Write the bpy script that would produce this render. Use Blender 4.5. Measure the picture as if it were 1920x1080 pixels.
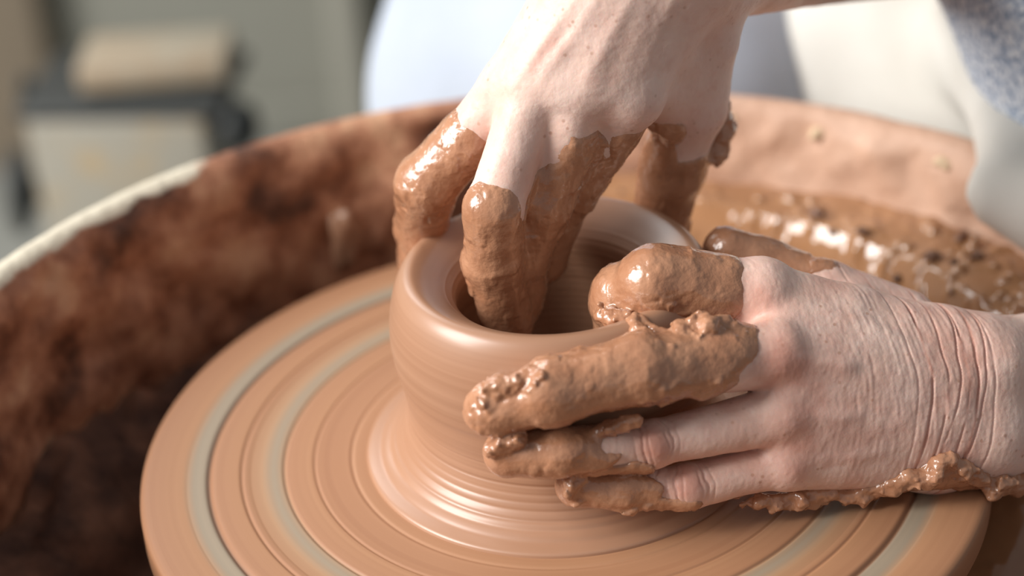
import bpy, bmesh, math, random
import numpy as np
from mathutils import Matrix, Vector

for o in list(bpy.data.objects):
    bpy.data.objects.remove(o)
S = bpy.context.scene
COL = S.collection

# ------------------------------------------------------------------ camera, world, light, exposure
cd = bpy.data.cameras.new('camera')
cam = bpy.data.objects.new('camera', cd)
COL.objects.link(cam)
cam.matrix_world = Matrix(((0.997975, 0.06055704, 0.0194614, 0.0),
                           (-0.01355462, 0.50140155, -0.86510852, -0.74371858),
                           (-0.06214639, 0.86309289, 0.50120704, 0.50683594),
                           (0, 0, 0, 1)))
cd.sensor_width = 36.0
cd.lens = 73.84
cd.clip_start = 0.01
cd.clip_end = 50
cd.dof.use_dof = True
cd.dof.focus_distance = 0.828
cd.dof.aperture_fstop = 3.2
cd.dof.aperture_blades = 0
S.camera = cam

w = bpy.data.worlds.new('world')
S.world = w
w.use_nodes = True
bg = w.node_tree.nodes['Background']
bg.inputs[0].default_value = (0.93, 0.96, 1.0, 1)
bg.inputs[1].default_value = 0.285


def area(name, loc, target, sx, sy, energy, color=(1, 1, 1)):
    ld = bpy.data.lights.new(name, 'AREA')
    ld.shape = 'RECTANGLE'
    ld.size = sx
    ld.size_y = sy
    ld.energy = energy
    ld.color = color
    lo = bpy.data.objects.new(name, ld)
    COL.objects.link(lo)
    lo.location = loc
    lo.rotation_euler = (Vector(target) - Vector(loc)).to_track_quat('-Z', 'Y').to_euler()
    return lo


area('window_daylight', (-1.8, -0.42, 1.25), (0.05, 0.0, 0.05), 1.1, 1.35, 97, (1.0, 0.985, 0.96))
area('back_window_daylight', (-0.85, 1.50, 1.15), (0.1, 0.1, 0.0), 0.8, 1.0, 15, (0.98, 0.99, 1.0))

S.view_settings.view_transform = 'Standard'
S.view_settings.look = 'None'
S.view_settings.exposure = 0.0
S.view_settings.gamma = 1.0
S.view_settings.use_curve_mapping = False


# ------------------------------------------------------------------ helpers: tags
def tag(o, label=None, cat=None, group=None, kind=None):
    if label: o['label'] = label
    if cat: o['category'] = cat
    if group: o['group'] = group
    if kind: o['kind'] = kind
    return o


def mesh_obj(name, verts, faces, mat=None, parent=None, smooth=True):
    me = bpy.data.meshes.new(name)
    verts = np.asarray(verts, dtype=np.float32)
    if isinstance(faces, np.ndarray):
        n, k = faces.shape
        me.vertices.add(len(verts))
        me.vertices.foreach_set('co', verts.ravel())
        me.loops.add(n * k)
        me.loops.foreach_set('vertex_index', faces.astype(np.int32).ravel())
        me.polygons.add(n)
        me.polygons.foreach_set('loop_start', np.arange(0, n * k, k, dtype=np.int32))
        me.update(calc_edges=True)
    else:
        me.from_pydata(verts.tolist(), [], faces)
        me.update()
    if smooth:
        me.polygons.foreach_set('use_smooth', np.ones(len(me.polygons), dtype=bool))
    if mat: me.materials.append(mat)
    o = bpy.data.objects.new(name, me)
    COL.objects.link(o)
    if parent: o.parent = parent
    return o


def empty(name, loc=(0, 0, 0)):
    o = bpy.data.objects.new(name, None)
    COL.objects.link(o)
    o.location = loc
    return o


def attr(o, name, vals):
    a = o.data.attributes.new(name, 'FLOAT', 'POINT')
    a.data.foreach_set('value', np.asarray(vals, dtype=np.float32))


# ------------------------------------------------------------------ helpers: noise and distance fields
def _hash(ix, iy, iz, seed):
    n = (ix * 374761393 + iy * 668265263 + iz * 1274126177 + seed * 1013904223) & 0xFFFFFFFF
    n = ((n ^ (n >> 13)) * 1274126177) & 0xFFFFFFFF
    n = (n ^ (n >> 16)) & 0xFFFF
    return n.astype(np.float32) / 32767.5 - 1.0


def vnoise(p, freq, seed=0):
    q = np.asarray(p, dtype=np.float64) * freq + 1000.0
    i = np.floor(q).astype(np.int64)
    f = (q - i).astype(np.float32)
    f = f * f * f * (f * (f * 6 - 15) + 10)
    ix, iy, iz = i[:, 0], i[:, 1], i[:, 2]
    fx, fy, fz = f[:, 0], f[:, 1], f[:, 2]
    r = 0
    for dx in (0, 1):
        for dy in (0, 1):
            for dz in (0, 1):
                wgt = (fx if dx else 1 - fx) * (fy if dy else 1 - fy) * (fz if dz else 1 - fz)
                r = r + wgt * _hash(ix + dx, iy + dy, iz + dz, seed)
    return r


def fbm(p, freq, octv=3, seed=0):
    r, a = 0, 1.0
    for k in range(octv):
        r = r + a * vnoise(p, freq * 2.03 ** k, seed + k * 17)
        a *= 0.5
    return r


def sstep(a, b, x):
    t = np.clip((x - a) / (b - a), 0, 1)
    return t * t * (3 - 2 * t)


def cone_d(p, a, b, ra, rb):
    a = np.asarray(a, dtype=np.float32); b = np.asarray(b, dtype=np.float32)
    ba = b - a
    L = float(ba @ ba) + 1e-12
    v = p - a
    h = np.clip((v @ ba) / L, 0, 1)
    d = v - h[..., None] * ba
    return np.sqrt((d * d).sum(-1)) - (ra + (rb - ra) * h)


def smin(a, b, k):
    if k <= 0: return np.minimum(a, b)
    h = np.maximum(k - np.abs(a - b), 0) / k
    return np.minimum(a, b) - h * h * h * k / 6.0


class Field:
    """A signed distance field on a regular grid, grown from tapered capsules."""
    def __init__(s, lo, hi, h, margin=0.014):
        s.lo = np.array(lo, dtype=np.float64)
        s.h = h
        s.n = np.ceil((np.array(hi) - s.lo) / h).astype(int) + 1
        s.margin = margin
        s.D = np.full(s.n, 0.05, dtype=np.float32)
        s.ax = [(s.lo[i] + h * np.arange(s.n[i])).astype(np.float32) for i in range(3)]

    def box(s, lo, hi, m):
        a = np.clip(np.floor((np.asarray(lo) - m - s.lo) / s.h).astype(int), 0, s.n)
        b = np.clip(np.ceil((np.asarray(hi) + m - s.lo) / s.h).astype(int) + 1, 0, s.n)
        return tuple(slice(i, j) for i, j in zip(a, b))

    def pts(s, sl):
        g = np.meshgrid(s.ax[0][sl[0]], s.ax[1][sl[1]], s.ax[2][sl[2]], indexing='ij')
        return np.stack(g, -1)

    def cone(s, a, b, ra, rb, k):
        a = np.asarray(a, float); b = np.asarray(b, float)
        r = max(ra, rb)
        sl = s.box(np.minimum(a, b) - r, np.maximum(a, b) + r, s.margin)
        if any(x.stop <= x.start for x in sl): return
        p = s.pts(sl)
        s.D[sl] = smin(s.D[sl], cone_d(p, a, b, ra, rb), k)

    def merge(s, other, k):
        s.D = smin(s.D, other.D, k)

    def sub(s):
        f = Field.__new__(Field)
        f.lo, f.h, f.n, f.margin, f.ax = s.lo, s.h, s.n, s.margin, s.ax
        f.D = np.full(s.n, 0.05, dtype=np.float32)
        return f

    def sample(s, p, arr=None):
        arr = s.D if arr is None else arr
        q = (np.asarray(p, float) - s.lo) / s.h
        i = np.clip(np.floor(q).astype(int), 0, s.n - 2)
        f = np.clip(q - i, 0, 1).astype(np.float32)
        r = 0
        for dx in (0, 1):
            for dy in (0, 1):
                for dz in (0, 1):
                    wgt = ((f[:, 0] if dx else 1 - f[:, 0]) * (f[:, 1] if dy else 1 - f[:, 1])
                           * (f[:, 2] if dz else 1 - f[:, 2]))
                    r = r + wgt * arr[i[:, 0] + dx, i[:, 1] + dy, i[:, 2] + dz]
        return r

    def grad(s, p, e=None, arr=None):
        e = e or s.h
        g = np.stack([s.sample(p + np.eye(3)[k] * e, arr) - s.sample(p - np.eye(3)[k] * e, arr) for k in range(3)], -1)
        return g / (np.linalg.norm(g, axis=1, keepdims=True) + 1e-12)


def surface_nets(F, lo, h):
    n = np.array(F.shape)
    ins = F < 0
    c = np.zeros(n - 1, dtype=np.int8)
    for dx in (0, 1):
        for dy in (0, 1):
            for dz in (0, 1):
                c += ins[dx:n[0] - 1 + dx, dy:n[1] - 1 + dy, dz:n[2] - 1 + dz]
    act = (c > 0) & (c < 8)
    idx = np.full(n - 1, -1, dtype=np.int32)
    I = np.argwhere(act)
    idx[act] = np.arange(len(I))
    acc = np.zeros((len(I), 3), dtype=np.float64)
    cnt = np.zeros(len(I))
    cor = [(dx, dy, dz) for dx in (0, 1) for dy in (0, 1) for dz in (0, 1)]
    for a in cor:
        for k in range(3):
            if a[k]: continue
            b = list(a); b[k] = 1
            fa = F[I[:, 0] + a[0], I[:, 1] + a[1], I[:, 2] + a[2]]
            fb = F[I[:, 0] + b[0], I[:, 1] + b[1], I[:, 2] + b[2]]
            m = (fa < 0) != (fb < 0)
            t = np.where(m, fa / np.where(m, fa - fb, 1), 0)
            p = np.tile(np.array(a, dtype=np.float64), (len(I), 1))
            p[:, k] += t
            acc += p * m[:, None]
            cnt += m
    V = np.asarray(lo) + h * (I + acc / cnt[:, None])
    faces = []
    for k in range(3):
        u, v = (k + 1) % 3, (k + 2) % 3
        sh = [slice(0, None)] * 3
        s0 = [slice(0, None)] * 3; s1 = [slice(0, None)] * 3
        s0[k] = slice(0, -1); s1[k] = slice(1, None)
        A = ins[tuple(s0)]; B = ins[tuple(s1)]
        E = np.argwhere(A != B)
        ok = (E[:, u] > 0) & (E[:, v] > 0) & (E[:, u] < n[u] - 1) & (E[:, v] < n[v] - 1)
        E = E[ok]
        if not len(E): continue
        flip = A[E[:, 0], E[:, 1], E[:, 2]]
        q = []
        for du, dv in ((1, 1), (0, 1), (0, 0), (1, 0)):
            e = E.copy(); e[:, u] -= du; e[:, v] -= dv
            q.append(idx[e[:, 0], e[:, 1], e[:, 2]])
        q = np.stack(q, 1)
        q[~flip] = q[~flip][:, ::-1]
        faces.append(q)
    return V, np.concatenate(faces)


def keep_faces(V, Fc, mask):
    Fc = Fc[mask[Fc].all(1)]
    used = np.unique(Fc)
    m = np.full(len(V), -1); m[used] = np.arange(len(used))
    return V[used], m[Fc], used


def subdivide(V, Fc):
    """One linear 1-to-4 split of a quad mesh."""
    n = len(V)
    e = np.concatenate([np.sort(Fc[:, [i, (i + 1) % 4]], axis=1) for i in range(4)])
    ue, inv = np.unique(e, axis=0, return_inverse=True)
    inv = inv.ravel()
    em = V[ue].mean(1)
    fm = V[Fc].mean(1)
    m = len(Fc)
    ei = [n + inv[i * m:(i + 1) * m] for i in range(4)]
    fi = n + len(ue) + np.arange(m)
    q = [np.stack([Fc[:, i], ei[i], fi, ei[i - 1]], 1) for i in range(4)]
    return np.concatenate([V, em, fm]), np.concatenate(q)


# ------------------------------------------------------------------ helpers: materials
def new_mat(name, rough=0.5, color=(0.5, 0.5, 0.5)):
    m = bpy.data.materials.new(name)
    m.use_nodes = True
    nt = m.node_tree
    b = nt.nodes['Principled BSDF']
    b.inputs['Base Color'].default_value = (*color, 1)
    b.inputs['Roughness'].default_value = rough
    return m, nt, b


def N(nt, t, **kw):
    n = nt.nodes.new(t)
    for k, v in kw.items():
        if k in n.inputs: n.inputs[k].default_value = v
        else: setattr(n, k, v)
    return n


def noise(nt, scale, detail=4, rough=0.55, coord='Object', vec=None):
    n = N(nt, 'ShaderNodeTexNoise')
    n.inputs['Scale'].default_value = scale
    n.inputs['Detail'].default_value = detail
    n.inputs['Roughness'].default_value = rough
    if vec is None:
        tc = N(nt, 'ShaderNodeTexCoord')
        vec = tc.outputs[coord]
    nt.links.new(vec, n.inputs['Vector'])
    return n.outputs['Fac']


def ramp(nt, fac, stops):
    r = N(nt, 'ShaderNodeValToRGB')
    el = r.color_ramp.elements
    while len(el) < len(stops): el.new(0.5)
    for e, (p, c) in zip(el, stops):
        e.position = p
        e.color = (*c, 1) if len(c) == 3 else c
    nt.links.new(fac, r.inputs['Fac'])
    return r.outputs['Color']


def mix(nt, fac, a, b, mode='MIX'):
    m = N(nt, 'ShaderNodeMix', data_type='RGBA', blend_type=mode)
    for s, v in ((m.inputs[0], fac), (m.inputs[6], a), (m.inputs[7], b)):
        if isinstance(v, (int, float)): s.default_value = v
        elif isinstance(v, tuple): s.default_value = (*v, 1) if len(v) == 3 else v
        else: nt.links.new(v, s)
    return m.outputs[2]


def math_n(nt, op, a, b=None, clamp=False):
    m = N(nt, 'ShaderNodeMath', operation=op, use_clamp=clamp)
    for i, v in enumerate((a, b)):
        if v is None: continue
        if isinstance(v, (int, float)): m.inputs[i].default_value = v
        else: nt.links.new(v, m.inputs[i])
    return m.outputs[0]


def bump(nt, b, height, strength=0.3, dist=0.001):
    n = N(nt, 'ShaderNodeBump')
    n.inputs['Strength'].default_value = strength
    n.inputs['Distance'].default_value = dist
    nt.links.new(height, n.inputs['Height'])
    nt.links.new(n.outputs['Normal'], b.inputs['Normal'])


CLAY = (0.395, 0.212, 0.127)
CLAY_DARK = (0.30, 0.142, 0.075)

# smooth thrown clay of the pot
M_POT, nt, b = new_mat('thrown_clay', 0.42)
tc = N(nt, 'ShaderNodeTexCoord')
sx = N(nt, 'ShaderNodeSeparateXYZ'); nt.links.new(tc.outputs['Object'], sx.inputs[0])
rings = N(nt, 'ShaderNodeTexNoise', noise_dimensions='1D')
rings.inputs['Scale'].default_value = 260; rings.inputs['Detail'].default_value = 4
nt.links.new(sx.outputs['Z'], rings.inputs['W'])
nt.links.new(mix(nt, ramp(nt, rings.outputs['Fac'], [(0.3, (0, 0, 0)), (0.7, (1, 1, 1))]), (0.365, 0.19, 0.111), (0.41, 0.221, 0.133)), b.inputs['Base Color'])
b.inputs['Coat Weight'].default_value = 0.35
b.inputs['Coat Roughness'].default_value = 0.25
bump(nt, b, rings.outputs['Fac'], 0.08, 0.0004)

# wheel head: clay skin dragged into rings, bare metal showing in two of them
M_DISC, nt, b = new_mat('clay_smeared_wheel', 0.55)
tc = N(nt, 'ShaderNodeTexCoord')
ln = N(nt, 'ShaderNodeVectorMath', operation='MULTIPLY'); ln.inputs[1].default_value = (1, 1, 0)
nt.links.new(tc.outputs['Object'], ln.inputs[0])
le = N(nt, 'ShaderNodeVectorMath', operation='LENGTH'); nt.links.new(ln.outputs[0], le.inputs[0])
rr = math_n(nt, 'DIVIDE', le.outputs['Value'], 0.18)
cl_a, cl_b, gry, drk = (0.40, 0.20, 0.10), (0.345, 0.16, 0.08), (0.285, 0.25, 0.185), (0.16, 0.075, 0.04)
dcol = ramp(nt, rr, [(0.0, cl_a), (0.42, cl_a), (0.50, (0.40, 0.20, 0.105)), (0.585, cl_b), (0.592, cl_a), (0.655, cl_b),
                     (0.664, (0.36, 0.24, 0.145)), (0.685, gry), (0.715, (0.40, 0.23, 0.125)), (0.757, cl_b), (0.765, cl_a), (0.83, cl_b),
                     (0.838, drk), (0.845, gry), (0.872, gry), (0.90, (0.42, 0.215, 0.11)), (0.97, cl_b), (1.0, cl_b)])
r1 = N(nt, 'ShaderNodeTexNoise', noise_dimensions='1D'); r1.inputs['Scale'].default_value = 60; r1.inputs['Detail'].default_value = 5
nt.links.new(rr, r1.inputs['W'])
dcol = mix(nt, 0.2, dcol, ramp(nt, r1.outputs['Fac'], [(0.3, (0.31, 0.15, 0.078)), (0.7, (0.46, 0.25, 0.135))]))
nt.links.new(dcol, b.inputs['Base Color'])
bump(nt, b, r1.outputs['Fac'], 0.1, 0.0004)

# wet slip on the hands
M_SLIP, nt, b = new_mat('wet_slip', 0.22)
f = noise(nt, 90, 4)
nt.links.new(ramp(nt, f, [(0.3, (0.38, 0.172, 0.090)), (0.7, (0.49, 0.246, 0.139))]), b.inputs['Base Color'])
nt.links.new(ramp(nt, noise(nt, 140, 3), [(0.35, (0.12,) * 3), (0.7, (0.36,) * 3)]), b.inputs['Roughness'])
bump(nt, b, noise(nt, 420, 3), 0.45, 0.0008)
b.inputs['Coat Weight'].default_value = 0.6
b.inputs['Coat Roughness'].default_value = 0.1

# skin
M_SKIN, nt, b = new_mat('fair_skin', 0.5)
at = N(nt, 'ShaderNodeAttribute', attribute_name='red')
base = ramp(nt, noise(nt, 55, 4), [(0.3, (0.75, 0.51, 0.415)), (0.7, (0.82, 0.60, 0.51))])
red = mix(nt, math_n(nt, 'MULTIPLY', at.outputs['Fac'], 0.75), base, (0.56, 0.235, 0.165))
mot = ramp(nt, noise(nt, 170, 3), [(0.52, (0, 0, 0)), (0.72, (1, 1, 1))])
red = mix(nt, math_n(nt, 'MULTIPLY', mot, 0.22), red, (0.60, 0.27, 0.20))
vo = N(nt, 'ShaderNodeTexVoronoi'); vo.inputs['Scale'].default_value = 230
tcs = N(nt, 'ShaderNodeTexCoord'); nt.links.new(tcs.outputs['Object'], vo.inputs['Vector'])
fr = math_n(nt, 'MULTIPLY', ramp(nt, vo.outputs['Distance'], [(0.10, (1, 1, 1)), (0.22, (0, 0, 0))]),
            ramp(nt, noise(nt, 60, 2), [(0.5, (0, 0, 0)), (0.62, (0.55,) * 3)]))
red = mix(nt, fr, red, (0.42, 0.19, 0.11))
shd = N(nt, 'ShaderNodeAttribute', attribute_name='mud')  # this attribute holds the right forearm's shade, mixed into the skin colour
red = mix(nt, math_n(nt, 'MULTIPLY', shd.outputs['Fac'], 0.85), red, (0.24, 0.115, 0.07))
nt.links.new(red, b.inputs['Base Color'])
b.inputs['Subsurface Weight'].default_value = 0.25
b.inputs['Subsurface Radius'].default_value = (1.0, 0.35, 0.2)
b.inputs['Subsurface Scale'].default_value = 0.004
bump(nt, b, noise(nt, 1100, 3), 0.25, 0.0004)

# splash pan, caked with dry and damp clay over cream plastic
M_PAN, nt, b = new_mat('clay_caked_pan', 0.6)
at = N(nt, 'ShaderNodeAttribute', attribute_name='rim')
f = noise(nt, 26, 6, 0.62)
c = ramp(nt, f, [(0.36, (0.085, 0.033, 0.018)), (0.45, (0.25, 0.10, 0.052)), (0.54, (0.44, 0.205, 0.115)), (0.64, (0.60, 0.34, 0.20))])
dry = N(nt, 'ShaderNodeAttribute', attribute_name='dry')
c = mix(nt, dry.outputs['Fac'], c, ramp(nt, noise(nt, 30, 5), [(0.3, (0.46, 0.27, 0.18)), (0.65, (0.60, 0.385, 0.275))]))
cr = math_n(nt, 'ADD', at.outputs['Fac'], math_n(nt, 'MULTIPLY', math_n(nt, 'SUBTRACT', noise(nt, 45, 5), 0.5), 1.3))
c = mix(nt, ramp(nt, cr, [(0.58, (0, 0, 0)), (0.72, (1, 1, 1))]), c, (0.66, 0.59, 0.46))
nt.links.new(c, b.inputs['Base Color'])
bump(nt, b, noise(nt, 90, 5), 0.6, 0.003)

# slurry in the pan
M_SLURRY, nt, b = new_mat('wet_slurry', 0.07)
nt.links.new(ramp(nt, noise(nt, 22, 4), [(0.3, (0.30, 0.148, 0.070)), (0.7, (0.42, 0.222, 0.112))]), b.inputs['Base Color'])
vd = N(nt, 'ShaderNodeTexVoronoi', feature='SMOOTH_F1'); vd.inputs['Scale'].default_value = 95
tcv = N(nt, 'ShaderNodeTexCoord'); nt.links.new(tcv.outputs['Object'], vd.inputs['Vector'])
dome = math_n(nt, 'MULTIPLY', ramp(nt, vd.outputs['Distance'], [(0.0, (1, 1, 1)), (0.55, (0, 0, 0))]), ramp(nt, noise(nt, 26, 2), [(0.50, (0, 0, 0)), (0.60, (1, 1, 1))]))
bump(nt, b, dome, 0.3, 0.004)

b.inputs['Specular IOR Level'].default_value = 0.5
b.inputs['Coat Weight'].default_value = 0.5
b.inputs['Coat Roughness'].default_value = 0.04

M_MUD, nt, b = new_mat('dark_mud', 0.8)
nt.links.new(ramp(nt, noise(nt, 40, 5), [(0.35, (0.07, 0.029, 0.017)), (0.65, (0.26, 0.115, 0.065))]), b.inputs['Base Color'])
bump(nt, b, noise(nt, 70, 5), 0.7, 0.004)

M_DRIP, nt, b = new_mat('dry_slip_dab', 0.6, (0.62, 0.46, 0.30))
M_CRUST, nt, b = new_mat('clay_crumb', 0.6)
nt.links.new(ramp(nt, noise(nt, 60, 4), [(0.35, (0.10, 0.05, 0.03)), (0.65, (0.2, 0.1, 0.06))]), b.inputs['Base Color'])

M_STEEL, nt, b = new_mat('dull_steel', 0.35, (0.35, 0.34, 0.32))
b.inputs['Metallic'].default_value = 0.9

# cloth
M_JEANS, nt, b = new_mat('pale_denim', 0.85)
nt.links.new(ramp(nt, noise(nt, 14, 5), [(0.3, (0.39, 0.43, 0.50)), (0.7, (0.46, 0.50, 0.575))]), b.inputs['Base Color'])
bump(nt, b, noise(nt, 900, 2), 0.3, 0.0008)
M_APRON, nt, b = new_mat('cream_apron_cloth', 0.85)
c = ramp(nt, noise(nt, 9, 5), [(0.35, (0.58, 0.555, 0.50)), (0.65, (0.68, 0.66, 0.61))])
st = ramp(nt, noise(nt, 38, 3), [(0.71, (0, 0, 0)), (0.76, (1, 1, 1))])
c = mix(nt, math_n(nt, 'MULTIPLY', st, 0.6), c, (0.5, 0.33, 0.2))
nt.links.new(c, b.inputs['Base Color'])
bump(nt, b, noise(nt, 700, 2), 0.3, 0.0008)
M_KNIT, nt, b = new_mat('speckled_blue_knit', 0.9)
k1 = noise(nt, 420, 2, 0.5)
c = ramp(nt, k1, [(0.34, (0.16, 0.22, 0.34)), (0.46, (0.42, 0.50, 0.62)), (0.60, (0.72, 0.76, 0.80))])
nt.links.new(c, b.inputs['Base Color'])
bump(nt, b, k1, 0.6, 0.002)

# room
M_WALL, nt, b = new_mat('grey_green_wall', 0.8)
nt.links.new(ramp(nt, noise(nt, 3, 4), [(0.3, (0.25, 0.245, 0.205)), (0.7, (0.29, 0.285, 0.24))]), b.inputs['Base Color'])
M_TRIM, nt, b = new_mat('pale_trim', 0.7, (0.36, 0.345, 0.29))
M_TAN, nt, b = new_mat('tan_board', 0.7, (0.24, 0.19, 0.135))
M_FLOOR, nt, b = new_mat('grey_floor', 0.7)
nt.links.new(ramp(nt, noise(nt, 5, 5), [(0.3, (0.24, 0.24, 0.215)), (0.7, (0.30, 0.30, 0.27))]), b.inputs['Base Color'])
M_BIN, nt, b = new_mat('splattered_plastic', 0.6)
c = ramp(nt, noise(nt, 6, 3), [(0.3, (0.28, 0.255, 0.205)), (0.7, (0.33, 0.305, 0.25))])
c = mix(nt, ramp(nt, noise(nt, 18, 3), [(0.52, (0, 0, 0)), (0.66, (0.8, 0.8, 0.8))]), c, (0.40, 0.28, 0.14))
nt.links.new(c, b.inputs['Base Color'])
M_SLAB, nt, b = new_mat('plaster_slab', 0.7)
nt.links.new(ramp(nt, noise(nt, 12, 3), [(0.4, (0.33, 0.29, 0.22)), (0.65, (0.32, 0.23, 0.145))]), b.inputs['Base Color'])
M_BLACK, nt, b = new_mat('black_rubber', 0.6, (0.03, 0.032, 0.03))


# ------------------------------------------------------------------ generic solids
def lathe(name, prof, seg, mat, parent=None, closed=False, fn=None):
    """prof: (r, z) list from the axis or closed loop; fn(points, ring index) may displace."""
    prof = np.array(prof, dtype=np.float64)
    m = len(prof)
    th = np.linspace(0, 2 * np.pi, seg, endpoint=False)
    V = np.stack([np.outer(prof[:, 0], np.cos(th)), np.outer(prof[:, 0], np.sin(th)), np.repeat(prof[:, 1:2], seg, 1)], -1)
    if fn is not None: V = fn(V)
    V = V.reshape(-1, 3)
    i = np.arange(m if closed else m - 1)[:, None]
    j = np.arange(seg)[None]
    i2 = (i + 1) % m; j2 = (j + 1) % seg
    Fc = np.stack([i * seg + j, i * seg + j2, i2 * seg + j2, i2 * seg + j], -1).reshape(-1, 4)
    return mesh_obj(name, V, Fc, mat, parent)


def resample(ctrl, step):
    """Catmull-Rom through the control points, resampled."""
    c = np.array(ctrl, dtype=np.float64)
    c = np.vstack([2 * c[0] - c[1], c, 2 * c[-1] - c[-2]])
    out = []
    for k in range(1, len(c) - 2):
        p0, p1, p2, p3 = c[k - 1:k + 3]
        n = max(2, int(np.linalg.norm(p2 - p1) / step))
        t = np.linspace(0, 1, n, endpoint=False)[:, None]
        out.append(0.5 * (2 * p1 + (p2 - p0) * t + (2 * p0 - 5 * p1 + 4 * p2 - p3) * t ** 2 + (3 * p1 - p0 - 3 * p2 + p3) * t ** 3))
    out.append(c[-2][None])
    return np.concatenate(out)


def box(name, lo, hi, mat, parent=None, bev=0.01, seg=3, rot=0.0, jitter=0.0, seed=0):
    bm = bmesh.new()
    bmesh.ops.create_cube(bm, size=1)
    lo = Vector(lo); hi = Vector(hi)
    for v in bm.verts:
        v.co = Vector([(lo[k] + hi[k]) / 2 + v.co[k] * (hi[k] - lo[k]) for k in range(3)])
    if bev:
        bmesh.ops.bevel(bm, geom=bm.edges[:], offset=bev, segments=seg, affect='EDGES', profile=0.5)
    me = bpy.data.meshes.new(name)
    bm.to_mesh(me); bm.free()
    if bev:
        me.polygons.foreach_set('use_smooth', np.ones(len(me.polygons), dtype=bool))
    me.materials.append(mat)
    o = bpy.data.objects.new(name, me)
    COL.objects.link(o)
    if parent: o.parent = parent
    return o


# ------------------------------------------------------------------ the room
FLOOR_Z = -0.62
fl = box('floor', (-3.0, -2.2, FLOOR_Z - 0.1), (3.0, 2.2, FLOOR_Z), M_FLOOR, bev=0); tag(fl, kind='structure')
wl = box('wall_back', (-3.0, 1.62, FLOOR_Z), (3.0, 1.72, 2.2), M_WALL, bev=0); tag(wl, kind='structure')
t1 = box('trim_1', (-0.245, 1.545, FLOOR_Z), (-0.205, 1.62, 2.2), M_TRIM, bev=0.008); tag(t1, kind='structure')
t2 = box('trim_2', (-0.72, 1.56, FLOOR_Z), (-0.585, 1.62, 2.2), M_TAN, bev=0.008); tag(t2, kind='structure')
t3 = box('baseboard_back', (-0.585, 1.595, FLOOR_Z), (-0.245, 1.62, FLOOR_Z + 0.05), M_WALL, bev=0.004); tag(t3, kind='structure')

# ------------------------------------------------------------------ splash pan
PC = np.array([0.0, -0.054])            # its axis, a little in front of the wheel's
pan = empty('splash_pan', (PC[0], PC[1], FLOOR_Z))
tag(pan, 'round splash pan caked with brown clay around the potter\'s wheel', 'splash pan')
ZO = -FLOOR_Z
outer = [(0.03, -0.118), (0.20, -0.118), (0.252, -0.108), (0.272, -0.085), (0.279, 0.0), (0.283, 0.042), (0.286, 0.050), (0.284, 0.0565), (0.279, 0.0585), (0.273, 0.056), (0.270, 0.049)]
inner = [(0.270, 0.049), (0.2675, 0.03), (0.265, -0.02), (0.258, -0.075), (0.242, -0.095), (0.20, -0.102), (0.03, -0.102)]
pr = np.vstack([resample(outer, 0.006)[:-1], resample(inner, 0.0035)])
NO = len(resample(outer, 0.006)) - 1
SEG = 420


def pan_fn(V):
    p = V.reshape(-1, 3)
    r = np.hypot(p[:, 0], p[:, 1])
    d = 0.0026 * fbm(p, 45, 4, 3) + 0.006 * np.maximum(0, fbm(p * [1, 1, 0.6], 28, 3, 9) - 0.1)
    isin = np.repeat(np.arange(V.shape[0]) >= NO, V.shape[1])
    top = np.repeat((np.arange(V.shape[0]) > NO - 8), V.shape[1])
    wall = sstep(-0.098, -0.08, p[:, 2])
    amt = np.where(isin, d, 0.25 * d * top)
    dirx, diry = -p[:, 0] / r, -p[:, 1] / r
    p[:, 0] += dirx * amt * wall; p[:, 1] += diry * amt * wall
    p[:, 2] += np.where(isin, (1 - wall) * np.abs(d) * 2.0, 0)
    an = np.degrees(np.arctan2(p[:, 1], p[:, 0]))            # the wall dips where the potter's forearm comes in
    dip = 0.78 * sstep(17, 5, an) * sstep(-62, -46, an)
    p[:, 2] = np.where(p[:, 2] > -0.09, -0.09 + (p[:, 2] + 0.09) * (1 - dip), p[:, 2])
    p[:, 2] += ZO
    return p.reshape(V.shape)


shell = lathe('pan_wall', pr, SEG, M_PAN, pan, fn=pan_fn)
co = np.empty(len(shell.data.vertices) * 3, dtype=np.float32); shell.data.vertices.foreach_get('co', co); co = co.reshape(-1, 3)
ang = np.degrees(np.arctan2(co[:, 1], co[:, 0]))
zz = co[:, 2] - ZO
attr(shell, 'rim', sstep(0.046, 0.0595, zz) * (0.25 + 0.75 * sstep(108, 138, np.abs(ang))))
attr(shell, 'dry', sstep(100, 60, ang) * sstep(-60, -10, ang) * sstep(-0.02, 0.012, zz) + 0 * zz)
# the wheel's shaft under the head and the bench that carries pan and head
shaft = lathe('wheel_shaft', [(0.0, -0.3), (0.02, -0.3), (0.02, -0.016), (0.0, -0.016)], 40, M_STEEL)
bench = box('wheel_housing', (-0.26, -0.30, FLOOR_Z), (0.26, 0.19, -0.125), M_BIN, bev=0.02)
tag(bench, 'boxy pale housing standing on the floor under the splash pan', 'wheel housing')

# mud lying in the bottom of the pan (bulk, uncountable)
th = np.linspace(0, 2 * np.pi, 360, endpoint=False)
rad = np.linspace(0.032, 0.262, 70)
G = np.stack([np.outer(rad, np.cos(th)), np.outer(rad, np.sin(th)), np.zeros((70, 360))], -1)
p = G.reshape(-1, 3)
hh = -0.085 + 0.05 * sstep(0.19, 0.262, np.hypot(p[:, 0], p[:, 1])) + 0.012 * fbm(p, 24, 4, 5) + 0.006 * np.abs(vnoise(p, 70, 8))
p[:, 2] = hh
i = np.arange(69)[:, None]; j = np.arange(360)[None]; j2 = (j + 1) % 360
Fm = np.stack([i * 360 + j, (i + 1) * 360 + j, (i + 1) * 360 + j2, i * 360 + j2], -1).reshape(-1, 4)
mud = mesh_obj('caked_mud', p + [PC[0], PC[1], 0], Fm, M_MUD)
tag(mud, 'dark caked mud lying in the pan around the wheel head', 'mud', kind='stuff')

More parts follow.
